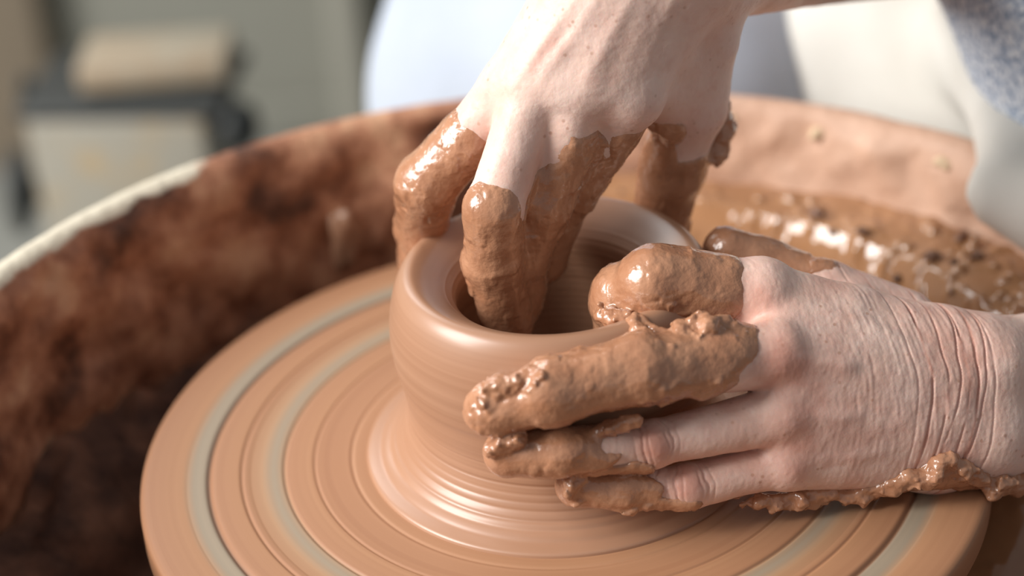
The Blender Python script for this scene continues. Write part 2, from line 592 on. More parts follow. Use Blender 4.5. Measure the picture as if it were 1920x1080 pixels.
# wet slurry banked against the far right of the pan
na, nr = 760, 190
A = np.radians(np.linspace(-35, 108, na))
T = np.linspace(0, 1, nr)
rin, rout = 0.150, 0.2685
R_ = rin + (rout - rin) * T
G = np.stack([np.outer(np.cos(A), R_), np.outer(np.sin(A), R_), np.zeros((na, nr))], -1)
p = G.reshape(-1, 3)
tt = np.tile(T, na)
aa = np.repeat(np.degrees(A), nr)
end = sstep(-6, 16, aa) * sstep(108, 84, aa)
rw = np.hypot(p[:, 0] + PC[0], p[:, 1] + PC[1])            # distance from the wheel's own axis
rwall = np.hypot(rout * np.cos(np.radians(aa)) + PC[0], rout * np.sin(np.radians(aa)) + PC[1])
tw = (rw - 0.184) / (rwall - 0.184)
base = -0.034 + 0.051 * sstep(-0.25, 0.35, tw)
rough = sstep(-0.1, 0.35, vnoise(p, 17, 36))
lump = 0.0028 * fbm(p, 20, 2, 21) + rough * sstep(-0.1, 0.3, tw) * (0.0030 * np.maximum(0, vnoise(p, 110, 31)) ** 1.3 + 0.0010 * np.maximum(0, vnoise(p, 210, 33)))
rg = np.random.RandomState(12)
for k in range(170):                                        # drops and bubbles standing on the slip
    ad = math.radians(rg.uniform(20, 84)); rd = rg.uniform(0.20, 0.262)
    cx_, cy_ = rd * math.cos(ad), rd * math.sin(ad)
    if vnoise(np.array([[cx_, cy_, 0.0]]), 19, 37)[0] < -0.1: continue
    Rd = rg.uniform(0.0018, 0.0042)
    d2 = (p[:, 0] - cx_) ** 2 + (p[:, 1] - cy_) ** 2
    lump = lump + np.maximum(0, np.sqrt(np.maximum(Rd * Rd - d2, 0)) - 0.45 * Rd) * 1.35
p[:, 2] = -0.075 + (base + 0.075 + lump) * end
i = np.arange(na - 1)[:, None]; j = np.arange(nr - 1)[None]
Fs = np.stack([i * nr + j, i * nr + j + 1, (i + 1) * nr + j + 1, (i + 1) * nr + j], -1).reshape(-1, 4)[:, ::-1]
slurry = mesh_obj('wet_slurry', p + [PC[0], PC[1], 0], Fs, M_SLURRY)
tag(slurry, 'glossy orange-brown wet clay slurry banked in the pan behind the hands', 'slurry', kind='stuff')

# ------------------------------------------------------------------ wheel head
head = empty('pottery_wheel', (0, 0, -0.016))
tag(head, 'flat round pottery wheel smeared with clay and ringed with bare metal bands', 'pottery wheel')
R0 = 0.18
shaft.parent = head
shaft.location = (0, 0, 0.016)


def groove(r):
    z = 0.0
    for g, wd, dp in ((0.837, 0.006, 0.0011), (0.76, 0.004, 0.0006), (0.66, 0.004, 0.0007), (0.588, 0.003, 0.0005), (0.50, 0.004, 0.0004), (0.455, 0.003, 0.0004)):
        z -= dp * math.exp(-((r / R0 - g) / wd) ** 2)
    # the clay skin is a little higher between the bare bands
    for a0, a1, hgt in ((0.45, 0.66, 0.0006), (0.74, 0.836, 0.0005), (0.89, 0.985, 0.0005)):
        if a0 < r / R0 < a1:
            z += hgt * math.sin(math.pi * (r / R0 - a0) / (a1 - a0)) ** 0.5
    return z


top = [(r, 0.016 + groove(r)) for r in np.linspace(0.0005, 0.1775, 420)]
prof = top + [(0.1790, 0.0155), (0.1797, 0.0145), (0.18, 0.0128), (0.18, 0.003), (0.1785, 0.0005), (0.176, 0.0), (0.0005, 0.0)]
lathe('disc', prof, 256, M_DISC, head)

# ------------------------------------------------------------------ the pot
pot = None
outer = [(0.0835, 0.0002), (0.0825, 0.0018), (0.0775, 0.0035), (0.0725, 0.0065), (0.0680, 0.0115), (0.0648, 0.019), (0.0640, 0.027), (0.0652, 0.036), (0.0672, 0.046),
         (0.0684, 0.056), (0.0680, 0.066), (0.0664, 0.0745), (0.0640, 0.0815), (0.0612, 0.0855), (0.0580, 0.0868), (0.0545, 0.0858), (0.0500, 0.0832), (0.0450, 0.0795), (0.0412, 0.0755),
         (0.0400, 0.071), (0.0412, 0.064), (0.0432, 0.052), (0.0430, 0.035), (0.0400, 0.020), (0.0320, 0.013), (0.0150, 0.0112), (0.0003, 0.011)]
pp = resample(outer, 0.0004)


def ridges(pr):
    out = pr.copy()
    rng = np.random.RandomState(4)
    t = np.gradient(pr, axis=0); t /= np.linalg.norm(t, axis=1, keepdims=True)
    nrm = np.stack([t[:, 1], -t[:, 0]], 1)
    s = np.concatenate([[0], np.cumsum(np.linalg.norm(np.diff(pr, axis=0), axis=1))])
    d = np.zeros(len(pr))
    low = (pr[:, 1] < 0.034) & (s < 0.06)
    for z0 in (0.0035, 0.006, 0.0085, 0.0115, 0.0145, 0.0175, 0.021, 0.0245, 0.0285):
        amp = rng.uniform(0.00014, 0.00034)
        d -= np.where(low, amp * np.exp(-((pr[:, 1] - z0) / 0.0006) ** 2), 0)
    d -= np.where(s < 0.09, 0.00035 * np.exp(-((pr[:, 1] - 0.041) / 0.0025) ** 2), 0)
    ins = (pr[:, 0] < 0.058) & (s > 0.09) & (pr[:, 1] < 0.079)
    d += np.where(ins, 0.00007 * np.sin(s * 2 * np.pi / 0.0034) + 0.00005 * np.sin(s * 2 * np.pi / 0.0021), 0)
    return out + nrm * d[:, None]


pot = lathe('clay_pot', ridges(pp), 256, M_POT)
tag(pot, 'round-bellied wet clay pot being thrown at the centre of the wheel', 'pot')

# ------------------------------------------------------------------ the two hands (distance fields, world metres)
def finger(F, pts, rad, k_in=0.004, k_out=0.0016):
    f = F.sub()
    for i in range(len(pts) - 1):
        f.cone(pts[i], pts[i + 1], rad[i], rad[i + 1], k_in)
    for i in range(1, len(pts) - 1):                       # joints a little wider than the shafts
        f.cone(pts[i], pts[i], rad[i] + 0.0005, rad[i] + 0.0005, 0.003)
    F.merge(f, k_out)


def lerp(a, b, t): return tuple(np.asarray(a) + (np.asarray(b) - np.asarray(a)) * t)


def capsule_depth(p, caps, wob, seed, freq=130):
    m = np.full(len(p), 0.05, dtype=np.float32)
    for a, b, r0, r1 in caps:
        m = np.minimum(m, cone_d(p, a, b, r0, r1))
    return m + wob * fbm(p, freq, 3, seed)


def clay_shell(F, caps, bare, extra, thick, lump, seed):
    """Slip lying on the skin: a second surface, proud of the hand where the slip is and sunk where it is not."""
    D = F.D
    C = np.full(F.n, 0.05, dtype=np.float32)
    band = np.abs(D) < 0.009
    I = np.argwhere(band)
    p = (F.lo + F.h * I).astype(np.float32)
    sd = capsule_depth(p, caps, 0.0014, seed, 95)
    if bare:
        sd = np.maximum(sd, -capsule_depth(p, bare, 0.0012, seed + 5))
    m = sstep(0.0006, -0.0006, sd)
    l1 = fbm(p, 62, 2, seed + 1)
    patch = sstep(-0.05, 0.45, vnoise(p, 48, seed + 2))
    l2 = patch * (np.maximum(0, vnoise(p, 150, seed + 3) + 0.2) + 0.4 * np.maximum(0, vnoise(p, 330, seed + 7)))
    th = thick * (1 + 0.6 * l1) + lump * l2
    th = np.clip(th, 0.0003, 0.0055)
    th = np.minimum(th, 0.00035 + 0.45 * np.maximum(-sd, 0))      # thins out to a film at its edge
    off = -0.0022 * (1 - m) + th * m
    C[band] = D[band] - off
    C[D <= -0.009] = -0.01
    if extra:
        f = F.sub()
        for a, b, ra, rb in extra: f.cone(a, b, ra, rb, 0.003)
        eb = np.abs(f.D) < 0.008
        Ie = np.argwhere(eb)
        pe = (F.lo + F.h * Ie).astype(np.float32)
        f.D[eb] += 0.0022 * fbm(pe, 170, 3, seed + 9)
        C = smin(C, f.D, 0.0025)
    V, Fc = surface_nets(C, F.lo, F.h)
    V, Fc, _ = keep_faces(V, Fc, F.sample(V) > -0.0014)
    V2, F2 = subdivide(V, Fc)
    for _ in range(2):                                      # back onto the surface after the split
        V2 = V2 - F.grad(V2, arr=C) * np.clip(F.sample(V2, C), -0.0006, 0.0006)[:, None] * 0.8
    nrm = F.grad(V2, arr=C)
    V2 = V2 + nrm * (0.00007 * fbm(V2, 600, 2, seed + 30) + 0.00055 * np.maximum(0, vnoise(V2, 260, seed + 31) - 0.25))[:, None]
    return V2, F2


def skin_mesh(F, disp, red):
    V, Fc = surface_nets(F.D, F.lo, F.h)
    V, Fc = subdivide(V, Fc)
    for _ in range(2):
        V = V - F.grad(V) * F.sample(V)[:, None] * 0.8
    nrm = F.grad(V, e=F.h * 1.5)
    V = V + nrm * disp(V, nrm)[:, None]
    return V, Fc, red(V)


def line_bump(p, a, b, n, width, t0=0.0, t1=1.0):
    """1 along the line a-b seen from the side n, falling off sideways and past the ends."""
    a = np.asarray(a); b = np.asarray(b)
    u = b - a; L = np.linalg.norm(u); u = u / L
    s = np.cross(u, n); s /= np.linalg.norm(s)
    v = p - a
    t = (v @ u) / L
    lat = (v - np.outer(v @ u, u)) @ s
    return np.exp(-(lat / width) ** 2) * sstep(t0 - 0.15, t0 + 0.25, t) * sstep(t1 + 0.25, t1 - 0.25, t) * sstep(0, 0.004, v @ n)


def blob(p, c, r): return np.exp(-(((p - np.asarray(c)) / r) ** 2).sum(1))


def V3(x, y, z): return np.array([x, y, z])


C0 = np.array([0.0, -0.7437, 0.5068])                      # the side the backs of both hands are turned to
# ---- right hand: comes down from above, two fingers in the pot's mouth, little finger and thumb outside
A_pin = [V3(-0.0121, 0.0269, 0.1515), V3(-0.0493, 0.0268, 0.1128), V3(-0.0540, 0.0438, 0.0826), V3(-0.0557, 0.0559, 0.0576)]
A_ring = [V3(-0.0019, 0.0184, 0.1564), V3(-0.0212, -0.0078, 0.1180), V3(-0.0232, -0.0046, 0.0916), V3(-0.0200, 0.0014, 0.0580)]
A_mid = [V3(0.0160, 0.0136, 0.1573), V3(-0.0025, 0.0093, 0.1108), V3(-0.0120, 0.0085, 0.0859), V3(-0.0140, 0.0101, 0.0647)]
A_ind = [V3(0.0350, 0.0165, 0.1517), V3(0.0145, 0.0242, 0.1159), V3(0.0012, 0.0238, 0.0917), V3(-0.0031, 0.0213, 0.0756)]
A_th = [V3(0.0676, 0.0476, 0.1841), V3(0.0619, 0.0480, 0.1311), V3(0.0539, 0.0579, 0.0968), V3(0.0480, 0.0607, 0.0658)]
A_w = [V3(0.0283, 0.0341, 0.2023), V3(0.0376, 0.0303, 0.2053), V3(0.0492, 0.0312, 0.2064), V3(0.0635, 0.0405, 0.2019)]
FA = Field(np.array([-0.082, -0.045, 0.035]), np.array([0.112, 0.092, 0.262]), 0.00095)
fa = FA.sub()
for mc, wp, r0 in ((A_pin[0], A_w[0], .0118), (A_ring[0], A_w[1], .0128), (A_mid[0], A_w[2], .0130), (A_ind[0], A_w[3], .0128)):
    fa.cone(wp, mc, 0.0175, r0, 0.014)
for (m0, w0_), (m1, w1_) in (((A_pin[0], A_w[0]), (A_ring[0], A_w[1])), ((A_ring[0], A_w[1]), (A_mid[0], A_w[2])), ((A_mid[0], A_w[2]), (A_ind[0], A_w[3]))):
    fa.cone(lerp(w0_, w1_, .5), lerp(lerp(m0, m1, .5), lerp(w0_, w1_, .5), .06), 0.0178, 0.0130, 0.014)   # flesh between the bones
fa.cone(A_pin[0], A_ind[0], 0.0105, 0.0115, 0.008)
fa.cone(A_th[0], A_th[1], 0.0185, 0.0145, 0.012)
fa.cone(lerp(A_w[3], A_ind[0], .55), A_th[1], 0.013, 0.012, 0.010)
fa.cone(lerp(A_w[3], A_ind[0], .85), lerp(A_th[1], A_th[2], .25), 0.0095, 0.011, 0.009)
A_E = V3(0.2302, 0.2672, 0.1279)                                    # right elbow
A_WR = V3(0.0555, 0.0405, 0.2022)
fa.cone(V3(0.0475, 0.0417, 0.1946), A_WR, 0.030, 0.030, 0.012)
fa.cone(A_WR, A_E, 0.029, 0.042, 0.014)
FA.merge(fa, 0.004)
finger(FA, A_pin, [.0124, .0112, .0098, .0086], k_out=.0045)
finger(FA, A_ring, [.0122, .0112, .0106, .0094], k_out=.0045)
finger(FA, A_mid, [.0125, .0112, .0100, .0090], k_out=.0045)
finger(FA, A_ind, [.0122, .0105, .0095, .0085], k_out=.0045)
finger(FA, A_th, [.0165, .0138, .0128, .0108], k_out=.0045)
for q in (A_ring[0], A_mid[0], A_ind[0], A_pin[0]):
    c = q + 0.0018 * (C0 - q) / np.linalg.norm(C0 - q)
    FA.cone(c, c, .0108, .0108, 0.008)
nA = (C0 - A_mid[0]) / np.linalg.norm(C0 - A_mid[0])        # roughly the dorsal side


def dispA(p, n):
    d = 0.0004 * fbm(p, 75, 2, 40)
    for mc, wp in ((A_ring[0], A_w[1]), (A_mid[0], A_w[2]), (A_ind[0], A_w[3]), (A_pin[0], A_w[0])):
        d = d + 0.0004 * line_bump(p, mc, wp, nA, 0.0026, 0.05, 0.75)
    d = d - 0.0007 * line_bump(p, V3(0.0087, 0.0061, 0.1647), V3(0.0207, -0.0032, 0.1881), nA, 0.005) * 0.6 - 0.0005 * line_bump(p, V3(0.0249, 0.0028, 0.1583), V3(0.0349, -0.0033, 0.1873), nA, 0.004)
    d = d - 0.0005 * line_bump(p, V3(-0.0057, 0.0074, 0.1674), V3(0.0063, -0.0050, 0.1855), nA, 0.0028)
    return d + 0.00007 * fbm(p, 520, 2, 41)


def redA(p):
    r = 0.08 + 0.14 * fbm(p, 42, 3, 43)
    r = r + 0.85 * np.exp(-(np.maximum(cone_d(p, V3(-0.0057, 0.0030, 0.1698), V3(0.0053, 0.0053, 0.1793), 0, 0), 0) / .0045) ** 2)
    r = r + 0.75 * np.exp(-(np.maximum(cone_d(p, V3(0.0114, -0.0049, 0.1555), V3(0.0176, -0.0047, 0.1656), 0, 0), 0) / .0035) ** 2)
    r = r + 0.35 * blob(p, V3(0.0592, 0.0321, 0.1279), .012) + 0.3 * blob(p, V3(-0.0030, -0.0036, 0.1284), .014)
    return np.clip(r, 0, 1)


VA, QA, RA = skin_mesh(FA, dispA, redA)
capsA = [(lerp(A_pin[0], A_pin[1], .50), A_pin[1], .0140, .016), (A_pin[1], A_pin[3], .016, .016),
         (V3(-0.0338, 0.0313, 0.1200), V3(-0.0168, 0.0354, 0.1205), .010, .007),
         (lerp(A_ring[0], A_ring[1], .97) + np.array([-.002, -.004, -.001]), A_ring[2], .0125, .017), (A_ring[2], A_ring[3], .017, .017),
         (lerp(A_ring[0], A_ring[1], .72) + np.array([.012, .004, -.006]), A_ring[2] + np.array([.006, 0, 0]), .0085, .012),
         (lerp(A_mid[0], A_mid[1], .36) + np.array([.003, .002, -.006]), A_mid[1], .0145, .016), (A_mid[1], A_mid[3], .016, .016),
         (lerp(A_ind[0], A_ind[1], .28) + np.array([.002, .003, -.006]), A_ind[1], .0140, .015), (A_ind[1], A_ind[3], .015, .015),
         (lerp(A_th[1], A_th[2], .86), A_th[3], .017, .017),
         (V3(0.0384, 0.0361, 0.1196), V3(0.0508, 0.0381, 0.1265), .0115, .0095), (V3(0.0444, 0.0371, 0.1211), V3(0.0444, 0.0463, 0.0970), .0095, .0125)]
extraA = [(V3(0.0770, 0.0675, 0.1184), V3(0.0750, 0.0624, 0.1096), .0036, .0060), (V3(0.0750, 0.0624, 0.1096), V3(0.0714, 0.0541, 0.1014), .0060, .0035),
          (V3(0.0704, 0.0602, 0.1160), V3(0.0729, 0.0593, 0.1083), .0040, .0050)]
CVA, CQA = clay_shell(FA, capsA, [], extraA, 0.0013, 0.0042, 60)

# ---- left hand: comes in from the right, fingers flat on the belly, forefinger hooked over the rim, thumb behind
B_ind = [V3(0.0827, -0.0235, 0.0807), V3(0.0403, -0.0268, 0.0907), V3(0.0277, -0.0196, 0.0798), V3(0.0256, -0.0139, 0.0597)]
B_mid = [V3(0.0853, -0.0488, 0.0670), V3(0.0312, -0.0688, 0.0764), V3(-0.0037, -0.0774, 0.0750), V3(-0.0254, -0.0754, 0.0672)]
B_ring = [V3(0.0851, -0.0589, 0.0455), V3(0.0346, -0.0697, 0.0428), V3(-0.0011, -0.0777, 0.0464), V3(-0.0224, -0.0755, 0.0469)]
B_pin = [V3(0.0870, -0.0615, 0.0250), V3(0.0482, -0.0700, 0.0218), V3(0.0230, -0.0717, 0.0238), V3(0.0043, -0.0735, 0.0274)]
B_th = [V3(0.1430, -0.0016, 0.0465), V3(0.1129, 0.0083, 0.0607), V3(0.0872, 0.0210, 0.0676), V3(0.0732, 0.0216, 0.0752)]
B_w = [V3(0.1543, -0.0232, 0.0487), V3(0.1544, -0.0356, 0.0412), V3(0.1531, -0.0425, 0.0292), V3(0.1514, -0.0434, 0.0138)]
FB = Field(np.array([-0.050, -0.108, -0.004]), np.array([0.232, 0.046, 0.116]), 0.0009)
fb = FB.sub()
for mc, wp, r0 in ((B_ind[0], B_w[0], .0122), (B_mid[0], B_w[1], .0125), (B_ring[0], B_w[2], .0118), (B_pin[0], B_w[3], .0112)):
    fb.cone(wp, mc, 0.0165, r0, 0.009)
for (m0, w0_), (m1, w1_) in (((B_ind[0], B_w[0]), (B_mid[0], B_w[1])), ((B_mid[0], B_w[1]), (B_ring[0], B_w[2])), ((B_ring[0], B_w[2]), (B_pin[0], B_w[3]))):
    fb.cone(lerp(w0_, w1_, .5), lerp(lerp(m0, m1, .5), lerp(w0_, w1_, .5), .10), 0.0165, 0.0116, 0.011)
fb.cone(B_ind[0], B_pin[0], 0.0115, 0.0105, 0.008)
fb.cone(B_th[0], B_th[1], 0.0165, 0.0125, 0.010)
fb.cone(lerp(B_w[0], B_ind[0], .5), lerp(B_th[0], B_th[1], .6), 0.012, 0.011, 0.010)
B_WR1, B_WR2 = V3(0.1705, -0.0252, 0.0386), V3(0.1691, -0.0366, 0.0189)
B_F1, B_F2 = V3(0.2164, 0.0029, 0.0214), V3(0.2148, -0.0104, -0.0014)
for a, b_, ra, rb in ((B_w[0], B_WR1, .0175, .0208), (B_w[3], B_WR2, .0165, .0208), (B_WR1, B_F1, .0208, .0235), (B_WR2, B_F2, .0208, .0235),
                      (B_WR1, B_WR2, .021, .021), (B_F1, B_F2, .0235, .0235)):
    fb.cone(a, b_, ra, rb, 0.010)
B_E = V3(0.3267, 0.0613, -0.0117)                                     # left elbow
B_FM = lerp(B_F1, B_F2, .5)
fb.cone(B_FM, B_E, 0.034, 0.046, 0.010)
FB.merge(fb, 0.004)
finger(FB, B_ind, [.0128, .0128, .0118, .0095], k_out=.005)
finger(FB, B_mid, [.0125, .0122, .0108, .0092], k_out=.0035)
finger(FB, B_ring, [.0112, .0090, .0080, .0074], k_out=.0022)
finger(FB, B_pin, [.0104, .0083, .0074, .0066], k_out=.0022)
finger(FB, B_th, [.0125, .0120, .0108, .0088], k_out=.004)
for q, rr_ in ((B_ind[0], .0112), (B_mid[0], .0118), (B_ring[0], .0102), (B_pin[0], .0095)):
    c = q + 0.0030 * (C0 - q) / np.linalg.norm(C0 - q)
    FB.cone(c, c, rr_, rr_, 0.008)
for q, rr_ in ((B_ring[1], .0085), (B_pin[1], .0078)):     # bony middle knuckles
    c = q + 0.0024 * (C0 - q) / np.linalg.norm(C0 - q)
    FB.cone(c, c, rr_, rr_, 0.004)
nB = (C0 - B_mid[0]) / np.linalg.norm(C0 - B_mid[0])
uB = B_FM - B_mid[0]; uB = uB / np.linalg.norm(uB)
sB = np.cross(uB, nB); sB /= np.linalg.norm(sB)
W0 = V3(0.1527, -0.0491, 0.0438)


def dispB(p, n):
    d = 0.0004 * fbm(p, 70, 2, 50)
    dors = np.clip(n @ nB * 1.6 - 0.1, 0, 1)
    for mc, wp, am in ((B_ind[0], B_w[0], .0007), (B_mid[0], B_w[1], .0010), (B_ring[0], B_w[2], .0009), (B_pin[0], B_w[3], .0006)):
        d = d + am * line_bump(p, mc, wp, nB, 0.0030, 0.05, 0.72)
    d = d - 0.0011 * line_bump(p, V3(0.0737, -0.0767, 0.0391), V3(0.0995, -0.0761, 0.0393), nB, 0.0018) - 0.0008 * line_bump(p, V3(0.0721, -0.0643, 0.0606), V3(0.0928, -0.0633, 0.0616), nB, 0.003)
    u = (p - W0) @ uB
    v = (p - W0) @ sB
    wob = 0.0009 * fbm(np.stack([v, u * 0.3, 0 * u], 1), 55, 2, 52)
    for u0, dp, wd, lean in ((-.0105, .0009, .0005, .10), (-.0040, .0005, .0004, .05), (.0005, .0006, .0004, -.06), (.0046, .0006, .0004, .04),
                             (.0090, .0010, .0005, .02), (.0116, .0006, .0004, -.05), (.0165, .0004, .0004, .07), (-.0165, .0003, .0004, .16)):
        gap = sstep(-0.75, -0.15, fbm(np.stack([v, 0 * v + u0 * 50, 0 * v], 1), 60, 2, 53))
        d = d - dors * gap * dp * np.exp(-((u - u0 - wob - lean * v) / wd) ** 2)
    win = sstep(-0.055, -0.035, u) * sstep(0.03, 0.012, u)
    q = np.stack([u - 0.22 * v, v * 0.16, 0 * u], 1)
    d = d + dors * win * 0.00011 * vnoise(q, 800, 54) + dors * 0.00006 * vnoise(np.stack([u, v * 0.4, 0 * u], 1), 800, 55)
    for c, fp, k in ((B_ring[1], B_ring, 1.0), (B_pin[1], B_pin, .9)):      # skin folds across the middle knuckles
        uf = (fp[0] - fp[2]) / np.linalg.norm(fp[0] - fp[2])
        sf = np.cross(uf, nB); sf /= np.linalg.norm(sf)
        rel = p - c
        uu, vv = rel @ uf, rel @ sf
        near = sstep(.016, .011, np.linalg.norm(rel, axis=1))
        uw = uu + 0.0007 * fbm(p, 170, 2, 58)
        for u0, bow, dp in ((-.0062, 25, .00075), (-.0038, 18, .00035), (.0040, -22, .00035), (.0062, -34, .00060), (.0088, -30, .00040), (-.0090, 15, .0003)):
            d = d - dors * near * k * dp * np.exp(-((uw - u0 - bow * vv * vv) / .00045) ** 2)
    return d + 0.00006 * fbm(p, 560, 2, 56)


def redB(p):
    r = 0.26 + 0.26 * fbm(p, 45, 3, 57) + 0.14 * fbm(p, 160, 2, 59)
    for c, a, s in (((0.0815, -0.0372, 0.0871), .5, .009), ((0.0866, -0.0631, 0.0722), .75, .009), ((0.0918, -0.0713, 0.0478), .35, .012), ((0.0874, -0.0744, 0.0327), .45, .012),
                    ((0.0342, -0.0771, 0.0479), 1.1, .0065), ((0.0476, -0.0782, 0.0277), 1.0, .006), ((0.1061, -0.0569, 0.0621), .35, .012), ((0.0828, -0.0440, 0.0753), .3, .012),
                    ((0.0889, -0.0713, 0.0279), .5, .004), ((0.1138, -0.0633, 0.0408), .3, .010)):
        r = r + 1.0 * a * blob(p, c, s)
    u = (p - W0) @ uB
    v = (p - W0) @ sB
    wob = 0.0009 * fbm(np.stack([v, u * 0.3, 0 * u], 1), 55, 2, 52)
    for u0, a, lean in ((-.0105, .5, .10), (-.0040, .3, .05), (.0005, .35, -.06), (.0046, .35, .04), (.0090, .7, .02), (.0116, .4, -.05)):
        r = r + a * np.exp(-((u - u0 - wob - lean * v) / .0007) ** 2)
    r = r - 0.25 * sstep(0.012, 0.03, u)
    return np.clip(r, 0, 1)


VB, QB, RB = skin_mesh(FB, dispB, redB)
capsB = [(V3(0.0618, -0.0255, 0.0841), B_ind[1], .0165, .019), (B_ind[1], B_ind[3], .023, .020),
         (V3(0.0590, -0.0644, 0.0810), B_mid[1], .0150, .018), (B_mid[1], B_mid[3], .022, .020), (V3(0.0604, -0.0700, 0.0712), V3(0.0569, -0.0735, 0.0653), .009, .008), (V3(0.0704, -0.0529, 0.0803), V3(0.0681, -0.0650, 0.0795), .008, .007),
         (V3(0.0141, -0.0832, 0.0503), B_ring[3], .0105, .014), (V3(0.0139, -0.0849, 0.0473), V3(0.0432, -0.0863, 0.0437), .0035, .0025), (V3(0.0095, -0.0793, 0.0571), V3(0.0279, -0.0787, 0.0574), .0035, .003),
         (V3(0.0258, -0.0823, 0.0314), B_pin[3], .0115, .012), (V3(0.0338, -0.0839, 0.0282), V3(0.0267, -0.0833, 0.0296), .008, .008), (V3(0.0286, -0.0814, 0.0229), V3(0.0496, -0.0778, 0.0183), .004, .003),
         (V3(0.0658, 0.0178, 0.0829), V3(0.0984, 0.0132, 0.0738), .0130, .011), (V3(0.0982, 0.0115, 0.0747), V3(0.1237, 0.0047, 0.0659), .0085, .003),
         (V3(0.0670, -0.0700, 0.0111), V3(0.1149, -0.0606, 0.0055), .004, .0045), (V3(0.1149, -0.0606, 0.0055), V3(0.1485, -0.0609, 0.0137), .0050, .0075), (V3(0.1485, -0.0609, 0.0137), V3(0.1940, -0.0443, -0.0093), .0065, .005)]
bareB = [(V3(0.0194, -0.0819, 0.0523), V3(0.0275, -0.0820, 0.0518), .0052, .0060), (V3(0.0339, -0.0823, 0.0510), V3(0.0396, -0.0824, 0.0507), .0075, .0070), (V3(0.0124, -0.0893, 0.0399), V3(0.0184, -0.0900, 0.0382), .0022, .0030)]
extraB = [(V3(0.0185, -0.0349, 0.0816), V3(0.0290, -0.0414, 0.0819), .0034, .0024), (V3(0.0311, -0.0488, 0.0850), V3(0.0329, -0.0625, 0.0852), .0022, .0034), (V3(0.0329, -0.0625, 0.0852), V3(0.0396, -0.0675, 0.0843), .0034, .0045), (V3(0.0319, -0.0487, 0.0851), V3(0.0415, -0.0556, 0.0848), .0016, .0022),
          (V3(0.0433, -0.0575, 0.0814), V3(0.0579, -0.0552, 0.0850), .0045, .0062), (V3(0.0579, -0.0552, 0.0850), V3(0.0673, -0.0529, 0.0805), .0062, .0050), (V3(0.0590, -0.0649, 0.0801), V3(0.0607, -0.0673, 0.0719), .0040, .0045),
          (V3(-0.0247, -0.0791, 0.0788), V3(-0.0074, -0.0819, 0.0832), .0035, .0040), (V3(-0.0074, -0.0819, 0.0832), V3(-0.0040, -0.0836, 0.0802), .0036, .0026), (V3(-0.0271, -0.0823, 0.0734), V3(-0.0257, -0.0822, 0.0635), .0034, .0030),
          (V3(-0.0264, -0.0823, 0.0534), V3(-0.0160, -0.0824, 0.0568), .0038, .0030), (V3(0.0137, -0.0763, 0.0562), V3(0.0290, -0.0779, 0.0587), .0025, .0028),
          (V3(0.0043, -0.0793, 0.0334), V3(0.0031, -0.0789, 0.0281), .0042, .0036), (V3(0.0163, -0.0787, 0.0219), V3(0.0476, -0.0764, 0.0167), .0026, .0022),
          (V3(0.0693, -0.0681, 0.0103), V3(0.0931, -0.0638, 0.0089), .0022, .0036), (V3(0.0931, -0.0638, 0.0089), V3(0.1189, -0.0617, 0.0074), .0036, .0040), (V3(0.1189, -0.0617, 0.0074), V3(0.1416, -0.0638, 0.0150), .0040, .0055),
          (V3(0.1416, -0.0638, 0.0150), V3(0.1511, -0.0627, 0.0205), .0052, .0042), (V3(0.1511, -0.0627, 0.0205), V3(0.1709, -0.0570, 0.0055), .0042, .0045), (V3(0.1709, -0.0570, 0.0055), V3(0.1963, -0.0434, -0.0079), .0048, .0048)]
CVB, CQB = clay_shell(FB, capsB, bareB, extraB, 0.0015, 0.0026, 80)


# ------------------------------------------------------------------ the potter: one body mesh (both hands, arms, torso, legs), clothes as children
K = 0.006
SH_R, SH_L = V3(-0.0188, 0.8293, 0.2298), V3(0.1754, 0.2973, 0.2619)
HIP_R, HIP_L = np.array([0.06, 0.86, 0.02]), np.array([0.30, 0.86, 0.02])
KNEE_R, KNEE_L = V3(0.0275, 0.4171, -0.0344), np.array([0.40, 0.36, -0.005])
FOOT_R, FOOT_L = np.array([-0.05, 0.42, FLOOR_Z + 0.05]), np.array([0.46, 0.42, FLOOR_Z + 0.05])
LB = Field(np.array([-0.22, -0.14, -0.12]), np.array([0.56, 1.05, 0.62]), K, margin=0.05)
ARMS = [(A_WR, A_E, .0285, .0415), (A_E, SH_R, .043, .052), (B_FM, B_E, .0335, .0455), (B_E, SH_L, .046, .054)]
for a, b_, ra, rb in ARMS: LB.cone(a, b_, ra, rb, 0.02)
TORSO = [(lerp(HIP_R, HIP_L, .2), lerp(SH_R, SH_L, .22), .115, .10), (lerp(HIP_R, HIP_L, .8), lerp(SH_R, SH_L, .78), .115, .10), (SH_R, SH_L, .062, .062)]
for a, b_, ra, rb in TORSO: LB.cone(a, b_, ra, rb, 0.04)
for a, b_, ra, rb in ((HIP_R, KNEE_R, .088, .07), (HIP_L, KNEE_L, .088, .07)): LB.cone(a, b_, ra, rb, 0.03)
LV, LQ = surface_nets(LB.D, LB.lo, LB.h)
